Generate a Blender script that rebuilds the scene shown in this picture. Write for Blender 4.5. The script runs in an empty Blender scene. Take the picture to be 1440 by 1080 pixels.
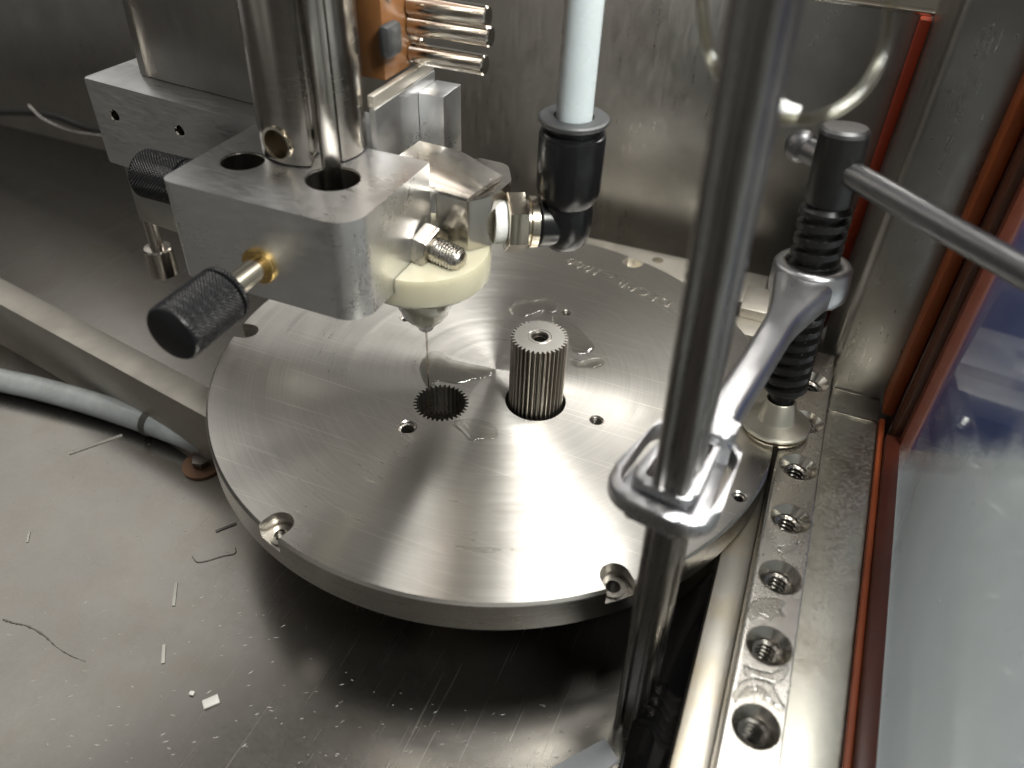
import bpy, bmesh, math, random
from mathutils import Vector, Matrix
random.seed(7)
PI = math.pi
MM = 0.001
scene = bpy.context.scene
COL = scene.collection

# ------------------------------------------------------------------ camera
F_PX = 1135.68
R3 = Matrix(((0.9, 0.3, -0.3), (0.4, -0.6, 0.7), (0, -0.8, -0.6)))
def _frame():
    d = Vector(((663.6-720)/F_PX, (1893.46-540)/F_PX, 1)).normalized()
    e = (Vector((1, 0, 0)) - d*d.x).normalized()
    g = d.cross(e); t = 0.4007
    X = math.cos(t)*e + math.sin(t)*g
    Y = math.sin(t)*e - math.cos(t)*g
    M = Matrix((X, Y, -d))
    c = Vector(((697-720)/F_PX, (519-540)/F_PX, 1)); c = c/c.dot(d)*(120/.5455)
    return M, -(M @ c)
R3, CAM = _frame()
def ray(x, y): return R3 @ Vector(((x-720)/F_PX, (y-540)/F_PX, 1))
def at(x, y, z=0.0):
    r = ray(x, y); return CAM + r*((z-CAM.z)/r.z)
def at_y(x, y, Y):
    r = ray(x, y); return CAM + r*((Y-CAM.y)/r.y)
def at_x(x, y, X):
    r = ray(x, y); return CAM + r*((X-CAM.x)/r.x)
def depth(p): return (R3.transposed() @ (Vector(p)-CAM)).z

cd = bpy.data.cameras.new('camera'); cam = bpy.data.objects.new('camera', cd); COL.objects.link(cam)
right = R3 @ Vector((1, 0, 0)); up = R3 @ Vector((0, -1, 0)); back = R3 @ Vector((0, 0, -1))
cam.matrix_world = Matrix(((right.x, up.x, back.x, CAM.x*MM), (right.y, up.y, back.y, CAM.y*MM), (right.z, up.z, back.z, CAM.z*MM), (0, 0, 0, 1)))
cd.sensor_width = 36; cd.lens = 36*F_PX/1440; cd.clip_start = 0.01; cd.clip_end = 20
cd.dof.use_dof = True; cd.dof.focus_distance = 0.325; cd.dof.aperture_fstop = 8.5
scene.camera = cam

# ------------------------------------------------------------------ light
w = bpy.data.worlds.new('World'); scene.world = w; w.use_nodes = True
nt = w.node_tree; bg = nt.nodes['Background']
geo = nt.nodes.new('ShaderNodeTexCoord'); nz = nt.nodes.new('ShaderNodeTexNoise'); nz.inputs['Scale'].default_value = 1.6
nz.inputs['Detail'].default_value = 1.0
rp = nt.nodes.new('ShaderNodeValToRGB')
rp.color_ramp.elements[0].position = .38; rp.color_ramp.elements[0].color = (.060, .058, .054, 1)
rp.color_ramp.elements[1].position = .66; rp.color_ramp.elements[1].color = (.40, .39, .37, 1)
nt.links.new(geo.outputs['Generated'], nz.inputs['Vector']); nt.links.new(nz.outputs['Fac'], rp.inputs['Fac'])
nt.links.new(rp.outputs['Color'], bg.inputs['Color']); bg.inputs['Strength'].default_value = 0.85

def area(name, loc, target, sx, sy, power, color=(1, .97, .92)):
    l = bpy.data.lights.new(name, 'AREA'); l.shape = 'RECTANGLE'; l.size = sx*MM; l.size_y = sy*MM
    l.energy = power; l.color = color
    o = bpy.data.objects.new(name, l); COL.objects.link(o)
    o.location = Vector(loc)*MM
    o.rotation_euler = (Vector(target)-Vector(loc)).to_track_quat('-Z', 'Y').to_euler()
    return o
area('ceiling_lamp', (210, 180, 900), (0, 0, 0), 200, 420, 7.5)
area('front_ceiling_lamp', (330, 560, 880), (60, 0, 0), 220, 260, 3.8)
area('back_work_lamp', (170, 560, 560), (0, 0, 0), 420, 60, 2.2)
area('side_work_lamp', (-820, 200, 700), (-80, -100, -50), 620, 620, 1.15)
area('tray_fill_light', (420, -260, 600), (215, 0, -60), 200, 200, 9.0)  # unseen fill added to brighten the tray outside the door
scene.view_settings.view_transform = 'Standard'; scene.view_settings.look = 'None'
scene.view_settings.exposure = 0.10; scene.view_settings.gamma = 1.0
scene.cycles.max_bounces = 10; scene.cycles.glossy_bounces = 6; scene.cycles.transparent_max_bounces = 12
scene.cycles.sample_clamp_indirect = 6.0
scene.cycles.caustics_reflective = False; scene.cycles.caustics_refractive = False

# ------------------------------------------------------------------ materials
class NT:
    def __init__(s, name):
        s.m = bpy.data.materials.new(name); s.m.use_nodes = True
        s.t = s.m.node_tree; s.b = s.t.nodes['Principled BSDF']; s.out = s.t.nodes['Material Output']
        s.co = s.t.nodes.new('ShaderNodeNewGeometry').outputs['Position']
    def n(s, kind, ins=None, **kw):
        x = s.t.nodes.new('ShaderNode'+kind)
        for k, v in kw.items(): setattr(x, k, v)
        for k, v in (ins or {}).items(): s.set(x, k, v)
        return x
    def set(s, x, k, v):
        if hasattr(v, 'node') or isinstance(v, bpy.types.NodeSocket): s.t.links.new(v, x.inputs[k])
        else: x.inputs[k].default_value = v
    def mapped(s, scale, rot=(0, 0, 0), loc=(0, 0, 0)):
        return s.n('Mapping', {'Vector': s.co, 'Scale': scale, 'Rotation': rot, 'Location': loc}).outputs[0]
    def noise(s, scale=(1, 1, 1), rot=(0, 0, 0), detail=3, rough=.5, loc=(0, 0, 0), vec=None, dist=0):
        return s.n('TexNoise', {'Vector': vec or s.mapped([k*1000 for k in scale], rot, loc), 'Scale': 1.0, 'Detail': detail, 'Roughness': rough, 'Distortion': dist}).outputs['Fac']
    def ramp(s, f, a, b, ca=0.0, cb=1.0):
        return s.n('MapRange', {0: f, 1: a, 2: b, 3: ca, 4: cb}).outputs[0]
    def mix(s, f, a, b):
        x = s.t.nodes.new('ShaderNodeMix'); x.data_type = 'RGBA'
        for i, v in ((0, f), (6, a), (7, b)):
            if isinstance(v, bpy.types.NodeSocket): s.t.links.new(v, x.inputs[i])
            else: x.inputs[i].default_value = (tuple(v)+(1,)) if i and len(v) == 3 else v
        return x.outputs[2]
    def math(s, op, a, b=None):
        x = s.n('Math', operation=op); s.set(x, 0, a)
        if b is not None: s.set(x, 1, b)
        return x.outputs[0]
    def bump(s, h, strength, dist, prev=None):
        x = s.n('Bump', {'Height': h, 'Strength': strength, 'Distance': dist*MM})
        if prev: s.set(x, 'Normal', prev)
        return x.outputs[0]

def metal(name, col, rough=.3, brush=None, brush_amt=.12, blotch=.10, bumpy=.02, col2=None, stain=None, metallic=1.0, aniso=0, scratches=0.0, grain=0.0):
    s = NT(name)
    big = s.noise((.03, .03, .03), detail=4, rough=.6)
    fine = s.noise((.9, .9, .9), detail=3)
    col2 = col2 or tuple(c*.78 for c in col)
    c = s.mix(s.ramp(big, .35, .7), col, col2)
    if stain:
        st = s.noise((.05, .05, .05), detail=3, rough=.55, loc=(3, 5, 1))
        c = s.mix(s.ramp(st, .50, .78, 0, .75), c, stain)
    r = s.math('ADD', s.ramp(big, .3, .7, rough-blotch*.5, rough+blotch*.5), s.ramp(fine, .3, .7, -.014, .014))
    nrm = None
    if brush:
        br = s.noise(brush, detail=2)
        r = s.math('ADD', r, s.ramp(br, .3, .7, -brush_amt*.5, brush_amt*.5))
        nrm = s.bump(br, .25, brush_amt*.03)
    if scratches:
        for k, rot in enumerate((.35, 1.1, 2.2)):
            sc = s.noise((1.3, .018, .5), (0, 0, rot), detail=1, loc=(k*7, 2, 3))
            m = s.ramp(sc, .73, .765, 0, scratches)
            c = s.mix(m, c, (min(1, col[0]*1.25), min(1, col[1]*1.25), min(1, col[2]*1.25)))
            r = s.math('ADD', r, s.math('MULTIPLY', m, .2))
    if grain:
        g = s.noise((2.2, 2.2, 2.2), detail=2)
        nrm = s.bump(g, .5, grain*.05, nrm)
    if bumpy:
        nrm = s.bump(s.noise((.05, .05, .05), detail=2), .5, bumpy*4, nrm)
    s.set(s.b, 'Base Color', c); s.set(s.b, 'Roughness', s.n('Clamp', {0: r, 1: .04, 2: 1}).outputs[0])
    s.b.inputs['Metallic'].default_value = metallic
    if nrm: s.set(s.b, 'Normal', nrm)
    return s.m

def turned(name):
    s = NT(name)
    sep = s.n('SeparateXYZ', {0: s.co}).outputs
    tx = s.math('MULTIPLY', sep[1], -1.0)
    tan = s.n('CombineXYZ', {0: sep[0], 1: sep[1], 2: 0.0}).outputs[0]
    tan = s.n('VectorMath', {0: tan}, operation='NORMALIZE').outputs[0]
    rad = s.math('SQRT', s.math('ADD', s.math('MULTIPLY', sep[0], sep[0]), s.math('MULTIPLY', sep[1], sep[1])))
    rv = s.n('CombineXYZ', {0: s.math('MULTIPLY', rad, 1600.0), 1: s.math('MULTIPLY', s.math('ARCTAN2', sep[1], sep[0]), 1.2), 2: 0.0}).outputs[0]
    ring = s.noise(vec=rv, detail=3, rough=.6)
    rv2 = s.n('CombineXYZ', {0: s.math('MULTIPLY', rad, 300.0), 1: 0.0, 2: 0.0}).outputs[0]
    ring2 = s.noise(vec=rv2, detail=2)
    big = s.noise((.02, .02, .02), detail=4, rough=.65)
    c = s.mix(s.ramp(big, .35, .7), (.73, .71, .67), (.64, .625, .59))
    c = s.mix(s.ramp(ring, .3, .7, 0, .35), c, (.42, .40, .37))
    # long straight hairline scratches left by the machining of the face
    for k, (rot, lo, amt) in enumerate(((-.36, .68, .9), (-.25, .70, .7), (.1, .73, .5), (1.0, .75, .4))):
        sc = s.noise((.012, 1.5, .5), (0, 0, rot), detail=1, loc=(k*9, k*4, 3))
        c = s.mix(s.ramp(sc, lo, lo+.03, 0, amt), c, (.86, .84, .78))
    r = s.math('ADD', s.ramp(big, .3, .7, .27, .36), s.ramp(ring2, .3, .7, -.03, .03))
    s.set(s.b, 'Base Color', c); s.set(s.b, 'Roughness', r); s.set(s.b, 'Tangent', tan)
    s.b.inputs['Metallic'].default_value = 1; s.b.inputs['Anisotropic'].default_value = .93
    nrm = s.bump(ring, .25, .012)
    s.set(s.b, 'Normal', s.bump(s.noise((.05, .05, .05), detail=3), .3, .05, nrm))
    return s.m

def plain(name, col, rough=.5, spec=.5, var=.15, trans=0.0, sss=0.0, bumpy=.0, coat=0.0):
    s = NT(name)
    n = s.noise((.08, .08, .08), detail=4, rough=.6)
    c = s.mix(s.ramp(n, .3, .7), col, tuple(k*(1-var) for k in col))
    s.set(s.b, 'Base Color', c); s.set(s.b, 'Roughness', s.ramp(n, .3, .7, rough-.05, rough+.05))
    s.b.inputs['Specular IOR Level'].default_value = spec
    s.b.inputs['Transmission Weight'].default_value = trans
    s.b.inputs['Coat Weight'].default_value = coat; s.b.inputs['Coat Roughness'].default_value = .08
    if sss:
        s.b.inputs['Subsurface Weight'].default_value = sss; s.b.inputs['Subsurface Radius'].default_value = (1, .9, .7)
        s.b.inputs['Subsurface Scale'].default_value = .006
    if bumpy: s.set(s.b, 'Normal', s.bump(s.noise((1.2, 1.2, 1.2), detail=3), .5, bumpy))
    return s.m

def film(name, tint=(1, 1, 1), ior=1.33, rough=.02, base=.04, wavy=0.0):
    """thin clear liquid: what is below shows through, the surface mirrors by Fresnel"""
    s = NT(name); s.t.nodes.remove(s.b)
    tr = s.n('BsdfTransparent', {'Color': tuple(tint)+(1,)}); gl = s.n('BsdfGlossy', {'Roughness': rough})
    fr = s.n('Fresnel', {'IOR': ior}); f = s.math('ADD', fr.outputs[0], base)
    if wavy:
        b = s.bump(s.noise((.25, .25, .25), detail=2), .8, wavy)
        s.set(gl, 'Normal', b); s.set(fr, 'Normal', b)
    mx = s.n('MixShader', {0: f}); s.t.links.new(tr.outputs[0], mx.inputs[1]); s.t.links.new(gl.outputs[0], mx.inputs[2])
    s.t.links.new(mx.outputs[0], s.out.inputs['Surface'])
    return s.m

def misted_glass(name):
    """door glass: condensation mist and fine drops over the lower part, clear above a ragged line"""
    s = NT(name); s.t.nodes.remove(s.b)
    sep = s.n('SeparateXYZ', {0: s.co}).outputs
    lvl = s.math('ADD', s.math('MULTIPLY', sep[2], 1000.0), s.math('MULTIPLY', sep[1], 910.0))
    fine = s.noise((1.6, 1.6, 1.6), detail=2); big = s.noise((.03, .03, .03), detail=3)
    lvl = s.math('ADD', lvl, s.ramp(fine, .3, .7, -7, 7)); lvl = s.math('ADD', lvl, s.ramp(big, .3, .7, -6, 6))
    mist = s.ramp(lvl, 13, 24, 1.0, 0.0)
    drops = s.ramp(s.noise((.35, .35, .18), detail=2, loc=(5, 2, 2)), .72, .76, 0, .5)
    tr = s.n('BsdfTransparent', {'Color': (.93, .95, .95, 1)}); gl = s.n('BsdfGlossy', {'Roughness': .06, 'Color': (.9, .92, .95, 1)})
    df = s.n('BsdfDiffuse', {'Color': s.mix(s.ramp(big, .3, .7), (.62, .66, .66), (.50, .54, .55))}); tl = s.n('BsdfTranslucent', {'Color': (.62, .66, .66, 1)})
    m1 = s.n('MixShader', {0: .45}); s.t.links.new(df.outputs[0], m1.inputs[1]); s.t.links.new(tl.outputs[0], m1.inputs[2])
    f = s.math('SUBTRACT', s.math('MULTIPLY', mist, .62), s.math('MULTIPLY', drops, mist))
    m2 = s.n('MixShader', {0: f}); s.t.links.new(tr.outputs[0], m2.inputs[1]); s.t.links.new(m1.outputs[0], m2.inputs[2])
    fr = s.n('Fresnel', {'IOR': 1.12})
    m3 = s.n('MixShader', {0: s.math('MULTIPLY', fr.outputs[0], .5)}); s.t.links.new(m2.outputs[0], m3.inputs[1]); s.t.links.new(gl.outputs[0], m3.inputs[2])
    s.t.links.new(m3.outputs[0], s.out.inputs['Surface'])
    return s.m

STEEL = (.60, .575, .535)
M = {}
M['turned'] = turned('turned_steel')
M['rim'] = metal('ground_rim_steel', (.50, .475, .44), .30, brush=(.02, .02, 2.5), brush_amt=.1)
M['rail'] = metal('rail_steel', (.66, .63, .58), .27, brush=(.9, .06, .5), brush_amt=.02, blotch=.10)
M['face'] = metal('etched_gear_face', (.62, .60, .56), .42, grain=1.0, blotch=.06)
M['ledge'] = metal('stained_ledge_steel', (.57, .545, .49), .36, stain=(.50, .42, .26), scratches=.3, grain=.8)
M['pale'] = metal('etched_pale_steel', (.78, .74, .66), .48, grain=1.2, blotch=.2)
M['dullbeam'] = metal('dull_grained_beam_steel', (.50, .47, .42), .44, grain=2.0, blotch=.2)
M['alu'] = metal('milled_aluminium', (.87, .875, .88), .33, brush=(.15, .9, .8), brush_amt=.07, blotch=.14, scratches=.2, col2=(.66, .665, .67), grain=.1)
M['alu2'] = metal('dull_aluminium', (.66, .66, .655), .42, brush=(.1, 1.2, 1.2), blotch=.2, scratches=.3)
M['floor'] = metal('scratched_tank_floor', (.33, .315, .29), .25, brush=(.35, 1.4, .5), brush_amt=.02, stain=(.30, .275, .235), scratches=.28, blotch=.04, grain=.08, col2=(.30, .285, .265))
M['wall'] = metal('tank_wall_steel', (.41, .395, .37), .36, brush=(.5, .5, .06), brush_amt=.10, blotch=.16, grain=.4)
M['column'] = metal('brushed_column_steel', (.30, .285, .265), .33, brush=(.5, .5, .03), brush_amt=.10, grain=1.6)
M['sill'] = metal('spotted_sill_steel', (.62, .60, .53), .42, brush=(.7, .7, .4), stain=(.33, .30, .24))
M['shaft'] = metal('ground_shaft_steel', (.46, .43, .39), .22, brush=(.06, .06, 1.5), brush_amt=.05)
M['rod'] = metal('polished_rod_steel', (.70, .66, .60), .14, blotch=.04)
M['bar'] = metal('clamp_bar_steel', (.29, .275, .262), .30, brush=(1.5, 1.5, .04), brush_amt=.18, blotch=.1)
M['cast'] = metal('bright_zinc_casting', (.52, .52, .535), .31, grain=3.0, blotch=.14, bumpy=.12)
M['black_steel'] = metal('blackened_steel', (.05, .048, .047), .34, metallic=.75, col2=(.03, .03, .03), grain=.3)
M['handle'] = metal('grey_phosphated_steel', (.22, .22, .225), .36, scratches=.5, grain=1.0, col2=(.15, .15, .155))
M['nickel'] = metal('nickel_plated_brass', (.70, .64, .53), .20, blotch=.08, bumpy=.05)
M['pad'] = metal('grainy_nickel_pad', (.72, .68, .58), .38, grain=3.0)
M['brass'] = metal('brass', (.74, .52, .20), .25)
M['nozzle'] = metal('stainless_nozzle_body', (.60, .57, .52), .24, brush=(.4, .4, .05), brush_amt=.06, bumpy=.004)
M['gear'] = metal('wire_cut_gear_steel', (.27, .245, .215), .38, brush=(1.5, 1.5, .05), brush_amt=.2)
M['bore'] = metal('bright_bore_steel', (.55, .52, .47), .22)
M['threadsteel'] = metal('shaded_thread_steel', (.30, .28, .25), .26)  # bore steel darkened: shade inside the holes put into the colour
M['darkhole'] = metal('shaded_bore_steel', (.22, .20, .18), .4)  # darker bore tone with hole shade painted in; foot and bolt reuse it
M['knob'] = plain('black_knurled_plastic', (.008, .008, .009), .30, .32)
M['blackplastic'] = plain('black_nylon', (.008, .008, .009), .24, .35)
M['darkgrey'] = plain('dark_grey_plastic', (.045, .048, .05), .4)
M['hose'] = plain('milky_white_hose', (.54, .60, .62), .28, .5, var=.05, sss=.6)
M['cream'] = plain('cream_ceramic', (.66, .62, .46), .25, .5, var=.06, sss=.5, coat=.5)
M['hosegrey'] = plain('clouded_clear_hose', (.36, .38, .38), .25, .5, var=.3, sss=.4)
M['brownframe'] = plain('brown_lacquered_frame', (.13, .045, .022), .4)
M['tape'] = plain('white_thread_tape', (.85, .85, .82), .6, sss=.3, bumpy=.3)
M['copper'] = plain('brown_copper_plate', (.30, .13, .045), .35, .6, var=.35)
M['redseal'] = plain('red_brown_seal', (.28, .060, .018), .5, .4)
M['orange'] = plain('orange_rubber_seal', (.47, .11, .025), .5, .4, var=.2)
M['seal2'] = plain('red_rubber_seal', (.42, .05, .014), .5)
M['darkred'] = plain('dark_red_rubber', (.075, .018, .010), .38, .5, var=.3)
M['blue'] = plain('blue_painted_panel', (.018, .034, .12), .5)
M['greypanel'] = plain('grey_painted_panel', (.42, .45, .46), .5, var=.2)
M['cable'] = plain('black_cable', (.015, .014, .013), .45)
M['fibre'] = plain('grey_brown_fibre', (.13, .12, .105), .5)
M['rubber'] = plain('glossy_black', (.008, .008, .009), .10, .6, coat=1)  # glossy black of the sheet beside the bar
M['white'] = plain('white_plastic_chip', (.50, .48, .45), .5)
M['tie'] = plain('white_cable_tie', (.36, .345, .31), .4)
M['tiedark'] = plain('dark_cable_tie', (.06, .055, .05), .4)
M['cleartube'] = film('clear_vinyl_tube', (.84, .82, .73), 1.3, .18, .04)
M['glass'] = misted_glass('misted_door_glass')
M['water'] = film('water_film', (.97, .97, .96), 1.36, .03, .07, wavy=.2)
M['water2'] = film('thick_water_film', (.96, .96, .95), 1.42, .02, .12, wavy=.25)
M['drop'] = film('water_drop', (.97, .97, .96), 1.4, .0, .12)

# ------------------------------------------------------------------ mesh helpers (millimetres in, metres out)
def finish(name, bm, mat, parent=None, angle=32, loc=None, smooth=True):
    bmesh.ops.recalc_face_normals(bm, faces=bm.faces)
    me = bpy.data.meshes.new(name)
    for v in bm.verts: v.co *= MM
    bm.to_mesh(me); bm.free()
    for m in (mat if isinstance(mat, (list, tuple)) else [mat]): me.materials.append(m)
    if smooth:
        me.polygons.foreach_set('use_smooth', [True]*len(me.polygons))
        me.set_sharp_from_angle(angle=math.radians(angle))
    o = bpy.data.objects.new(name, me); COL.objects.link(o)
    if parent: o.parent = parent
    return o
def tag(o, label=None, cat=None, group=None, kind=None):
    for k, v in (('label', label), ('category', cat), ('group', group), ('kind', kind)):
        if v: o[k] = v
    return o
def empty(name, label, cat, group=None):
    o = bpy.data.objects.new(name, None); COL.objects.link(o); o.empty_display_size = .01
    return tag(o, label, cat, group)
def frame_to(p, d):
    """matrix that takes local z to direction d, at p"""
    q = Vector(d).normalized().to_track_quat('Z', 'Y').to_matrix().to_4x4()
    return Matrix.Translation(Vector(p)) @ q
def add_mesh(bm, vs, fs, mx=None):
    bv = [bm.verts.new(mx @ Vector(v) if mx else Vector(v)) for v in vs]
    for f in fs:
        try: bm.faces.new([bv[i] for i in f])
        except ValueError: pass
    return bv
def lathe(prof, seg=48, mx=None, bm=None, caps=True, closed=False):
    bm = bm or bmesh.new(); vs = []; fs = []
    n = len(prof)
    for r, z in prof:
        for k in range(seg):
            a = 2*PI*k/seg; vs.append((r*math.cos(a), r*math.sin(a), z))
    for i in range(n-1 if not closed else n):
        j = (i+1) % n
        for k in range(seg):
            l = (k+1) % seg
            fs.append((i*seg+k, i*seg+l, j*seg+l, j*seg+k))
    if caps and not closed:
        fs.append(tuple(range(seg))[::-1]); fs.append(tuple((n-1)*seg+k for k in range(seg)))
    add_mesh(bm, vs, fs, mx); return bm
def prism(poly, z0, z1, bev=0.0, mx=None, bm=None, seg=2):
    b = bmesh.new(); n = len(poly)
    vs = [(x, y, z0) for x, y in poly]+[(x, y, z1) for x, y in poly]
    fs = [tuple(range(n))[::-1], tuple(range(n, 2*n))]+[(i, (i+1) % n, n+(i+1) % n, n+i) for i in range(n)]
    add_mesh(b, vs, fs)
    if bev:
        bmesh.ops.bevel(b, geom=[e for e in b.edges if abs(e.verts[0].co.z-e.verts[1].co.z) < 1e-6], offset=bev, segments=seg, affect='EDGES', profile=.5)
    if mx: b.transform(mx)
    if bm is None: return b
    tmp = bpy.data.meshes.new('t'); b.to_mesh(tmp); b.free(); bm.from_mesh(tmp); bpy.data.meshes.remove(tmp); return bm
def box(x0, x1, y0, y1, z0, z1, bev=.4, mx=None, bm=None, seg=2):
    b = bmesh.new(); bmesh.ops.create_cube(b, size=1)
    for v in b.verts: v.co = Vector((x0+(v.co.x+.5)*(x1-x0), y0+(v.co.y+.5)*(y1-y0), z0+(v.co.z+.5)*(z1-z0)))
    if bev: bmesh.ops.bevel(b, geom=b.edges[:], offset=bev, segments=seg, affect='EDGES', profile=.5)
    if mx: b.transform(mx)
    if bm is None: return b
    tmp = bpy.data.meshes.new('t'); b.to_mesh(tmp); b.free(); bm.from_mesh(tmp); bpy.data.meshes.remove(tmp); return bm
def fillet(pts, seg=6):
    """pts: (x, y, r) -> polygon with rounded corners"""
    out = []; n = len(pts)
    for i, (x, y, r) in enumerate(pts):
        p = Vector((x, y)); a = (Vector(pts[i-1][:2])-p).normalized(); b = (Vector(pts[(i+1) % n][:2])-p).normalized()
        if r <= 0: out.append((x, y)); continue
        half = math.acos(max(-1, min(1, a.dot(b))))/2
        t = r/math.tan(half); c = p+(a+b).normalized()*(r/math.sin(half))
        s, e = p+a*t-c, p+b*t-c
        a0 = math.atan2(s.y, s.x); da = math.atan2(e.y, e.x)-a0
        while da > PI: da -= 2*PI
        while da < -PI: da += 2*PI
        for k in range(seg+1):
            q = a0+da*k/seg; out.append((c.x+r*math.cos(q), c.y+r*math.sin(q)))
    return out
def ngon(n, r, rot=0, cx=0, cy=0): return [(cx+r*math.cos(2*PI*k/n+rot), cy+r*math.sin(2*PI*k/n+rot)) for k in range(n)]
def spline(pts, n=12):
    pts = [Vector(p) for p in pts]; out = []
    P = [pts[0]*2-pts[1]]+pts+[pts[-1]*2-pts[-2]]
    for i in range(1, len(P)-2):
        for k in range(n):
            t = k/n; a, b, c, d = P[i-1:i+3]
            out.append(.5*((2*b)+(c-a)*t+(2*a-5*b+4*c-d)*t*t+(3*b-a-3*c+d)*t**3))
    out.append(pts[-1]); return out
def tube(path, r, seg=16, bm=None, caps=True):
    """r may be a number or list; parallel-transported frame"""
    bm = bm or bmesh.new(); path = [Vector(p) for p in path]; n = len(path)
    rs = r if isinstance(r, (list, tuple)) else [r]*n
    t0 = (path[1]-path[0]).normalized(); u = t0.orthogonal().normalized(); vs = []; fs = []
    for i, p in enumerate(path):
        t = (path[min(i+1, n-1)]-path[max(i-1, 0)]).normalized()
        u = (u-t*u.dot(t)).normalized(); v = t.cross(u)
        for k in range(seg):
            a = 2*PI*k/seg; vs.append(p+(u*math.cos(a)+v*math.sin(a))*rs[i])
    for i in range(n-1):
        for k in range(seg):
            l = (k+1) % seg; fs.append((i*seg+k, i*seg+l, (i+1)*seg+l, (i+1)*seg+k))
    if caps: fs += [tuple(range(seg))[::-1], tuple((n-1)*seg+k for k in range(seg))]
    add_mesh(bm, vs, fs); return bm
def screw(r0, r1, z0, z1, pitch, seg=40, per=10, mx=None, bm=None, square=False, caps=True, lead=1.0):
    """threaded rod: radius follows the helix"""
    bm = bm or bmesh.new(); nz = max(4, int((z1-z0)/pitch*per)); vs = []; fs = []
    for i in range(nz+1):
        z = z0+(z1-z0)*i/nz
        for k in range(seg):
            a = 2*PI*k/seg; ph = (z/pitch-a/(2*PI)) % 1.0
            q = abs(2*ph-1)
            if square: q = min(1, max(0, (q-.36)/.16)); q = q*q*(3-2*q)
            r = r0+(r1-r0)*q
            fade = min(1, (z-z0)/(pitch*.5), (z1-z)/(pitch*.5))
            r = min(r0, r1)+(r-min(r0, r1))*max(0, fade) if lead else r
            vs.append((r*math.cos(a), r*math.sin(a), z))
    for i in range(nz):
        for k in range(seg):
            l = (k+1) % seg; fs.append((i*seg+k, i*seg+l, (i+1)*seg+l, (i+1)*seg+k))
    if caps: fs += [tuple(range(seg))[::-1], tuple(nz*seg+k for k in range(seg))]
    add_mesh(bm, vs, fs, mx); return bm
def loft(sections, bm=None):
    bm = bm or bmesh.new(); n = len(sections[0]); vs = [p for s in sections for p in s]; fs = []
    for i in range(len(sections)-1):
        for k in range(n):
            l = (k+1) % n; fs.append((i*n+k, i*n+l, (i+1)*n+l, (i+1)*n+k))
    fs += [tuple(range(n))[::-1], tuple((len(sections)-1)*n+k for k in range(n))]
    add_mesh(bm, vs, fs); return bm
def cut(o, cutters, op='DIFFERENCE'):
    """boolean the cutter bmeshes away from o, baked into its mesh"""
    tmp = []
    for c in cutters:
        q = finish('cutter', c, M['bore'], smooth=False); q.matrix_world = o.matrix_world; tmp.append(q)
        md = o.modifiers.new('b', 'BOOLEAN'); md.object = q; md.operation = op; md.solver = 'EXACT'
    bpy.context.view_layer.update()
    dg = bpy.context.evaluated_depsgraph_get()
    me = bpy.data.meshes.new_from_object(o.evaluated_get(dg))
    old = o.data; o.modifiers.clear(); o.data = me; me.name = old.name
    for q in tmp:
        m = q.data; bpy.data.objects.remove(q); bpy.data.meshes.remove(m)
    me.polygons.foreach_set('use_smooth', [True]*len(me.polygons)); me.set_sharp_from_angle(angle=math.radians(32))
    return o
def resharp(o, a=32): o.data.set_sharp_from_angle(angle=math.radians(a))
def rotz(a, c=(0, 0, 0)): return Matrix.Translation(Vector(c)) @ Matrix.Rotation(a, 4, 'Z') @ Matrix.Translation(-Vector(c))

FLOOR = -55.0
# ================================================================== SETTING
tag(finish('tank_floor', box(-700, 168, -420, 181, FLOOR-6, FLOOR, 0), M['floor']), kind='structure')
# back wall of the tank with a bright folded top edge
WY = 180
tag(finish('back_wall', box(-700, 133, WY, WY+4, FLOOR, 119, .6), M['wall']), kind='structure')
ob = empty('wall_edge_trim', 'bright folded steel lip along the top of the back tank wall', 'trim')
finish('lip', box(-700, 137, WY-.8, WY+6, 119.05, 120.6, .3), M['rod'], ob)
# things behind the tank wall, only a sliver shows
tag(finish('cream_backing_panel', box(40, 260, 300, 306, 20, 330, 1), plain('cream_paint', (.62, .56, .42), .5)), kind='structure')
# side column and its corner
cx0, cx1, cy0 = 134, 166, 75
col = finish('steel_column', prism(fillet([(cx0, cy0, 4), (cx1, cy0, 1), (cx1, 179, 0), (cx0, 179, 0)]), -50, 330), M['column'])
tag(col, kind='structure')
fl = at(1165, 590, -30)
for yy, zz in ((73.9, -17.9), (57, -17.9)):
    finish('weld_seam', box(138.6, 159.8, yy, yy+.9, zz, zz+.5, .15), M['rod'], col)
# sill between the rail and the door
tag(finish('sill', box(138.5, 160.1, -260, 74.9, -40, -18, 1.2), M['sill']), kind='structure')
t = empty('red_corner_seal', 'thin red rubber seal strip running up the far corner of the tank wall', 'seal')
p0, p1 = at_y(1203, 292, 176), at_y(1312, 28, 176)
finish('seal_strip', box(128.5, 133.6, 172, 179.3, -50, 119, .8), M['seal2'], t)
# ------------------------------------------------ door on the right
door = empty('tank_door', 'glass tank door at right with an orange rubber gasket and dark red frame', 'door')
GX = 160.15
finish('gasket', box(GX, GX+5, 60, 74.8, -14.5, 330, 1.2), M['orange'], door)
finish('gasket', box(GX, GX+2.4, -260, 59.5, -22, -16, .6), M['redseal'], door)
finish('frame', box(GX+5.1, GX+14, 59, 74.8, -50, 330, .8), M['darkred'], door)
finish('frame_board', box(GX+5.6, GX+14, 46, 58.9, -50, 330, .6), M['brownframe'], door)
finish('frame', box(GX+2.5, GX+8.4, -260, 45.5, -26, -12.5, .8), M['darkred'], door)
finish('frame_strip', box(GX+8, GX+12, 40, 45.6, -15, 330, .6), plain('red_brown_rubber', (.20, .045, .02), .45), door)
finish('glass_pane', box(GX+8.5, GX+12.5, -260, 39.8, -26, 330, .2), M['glass'], door)
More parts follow.
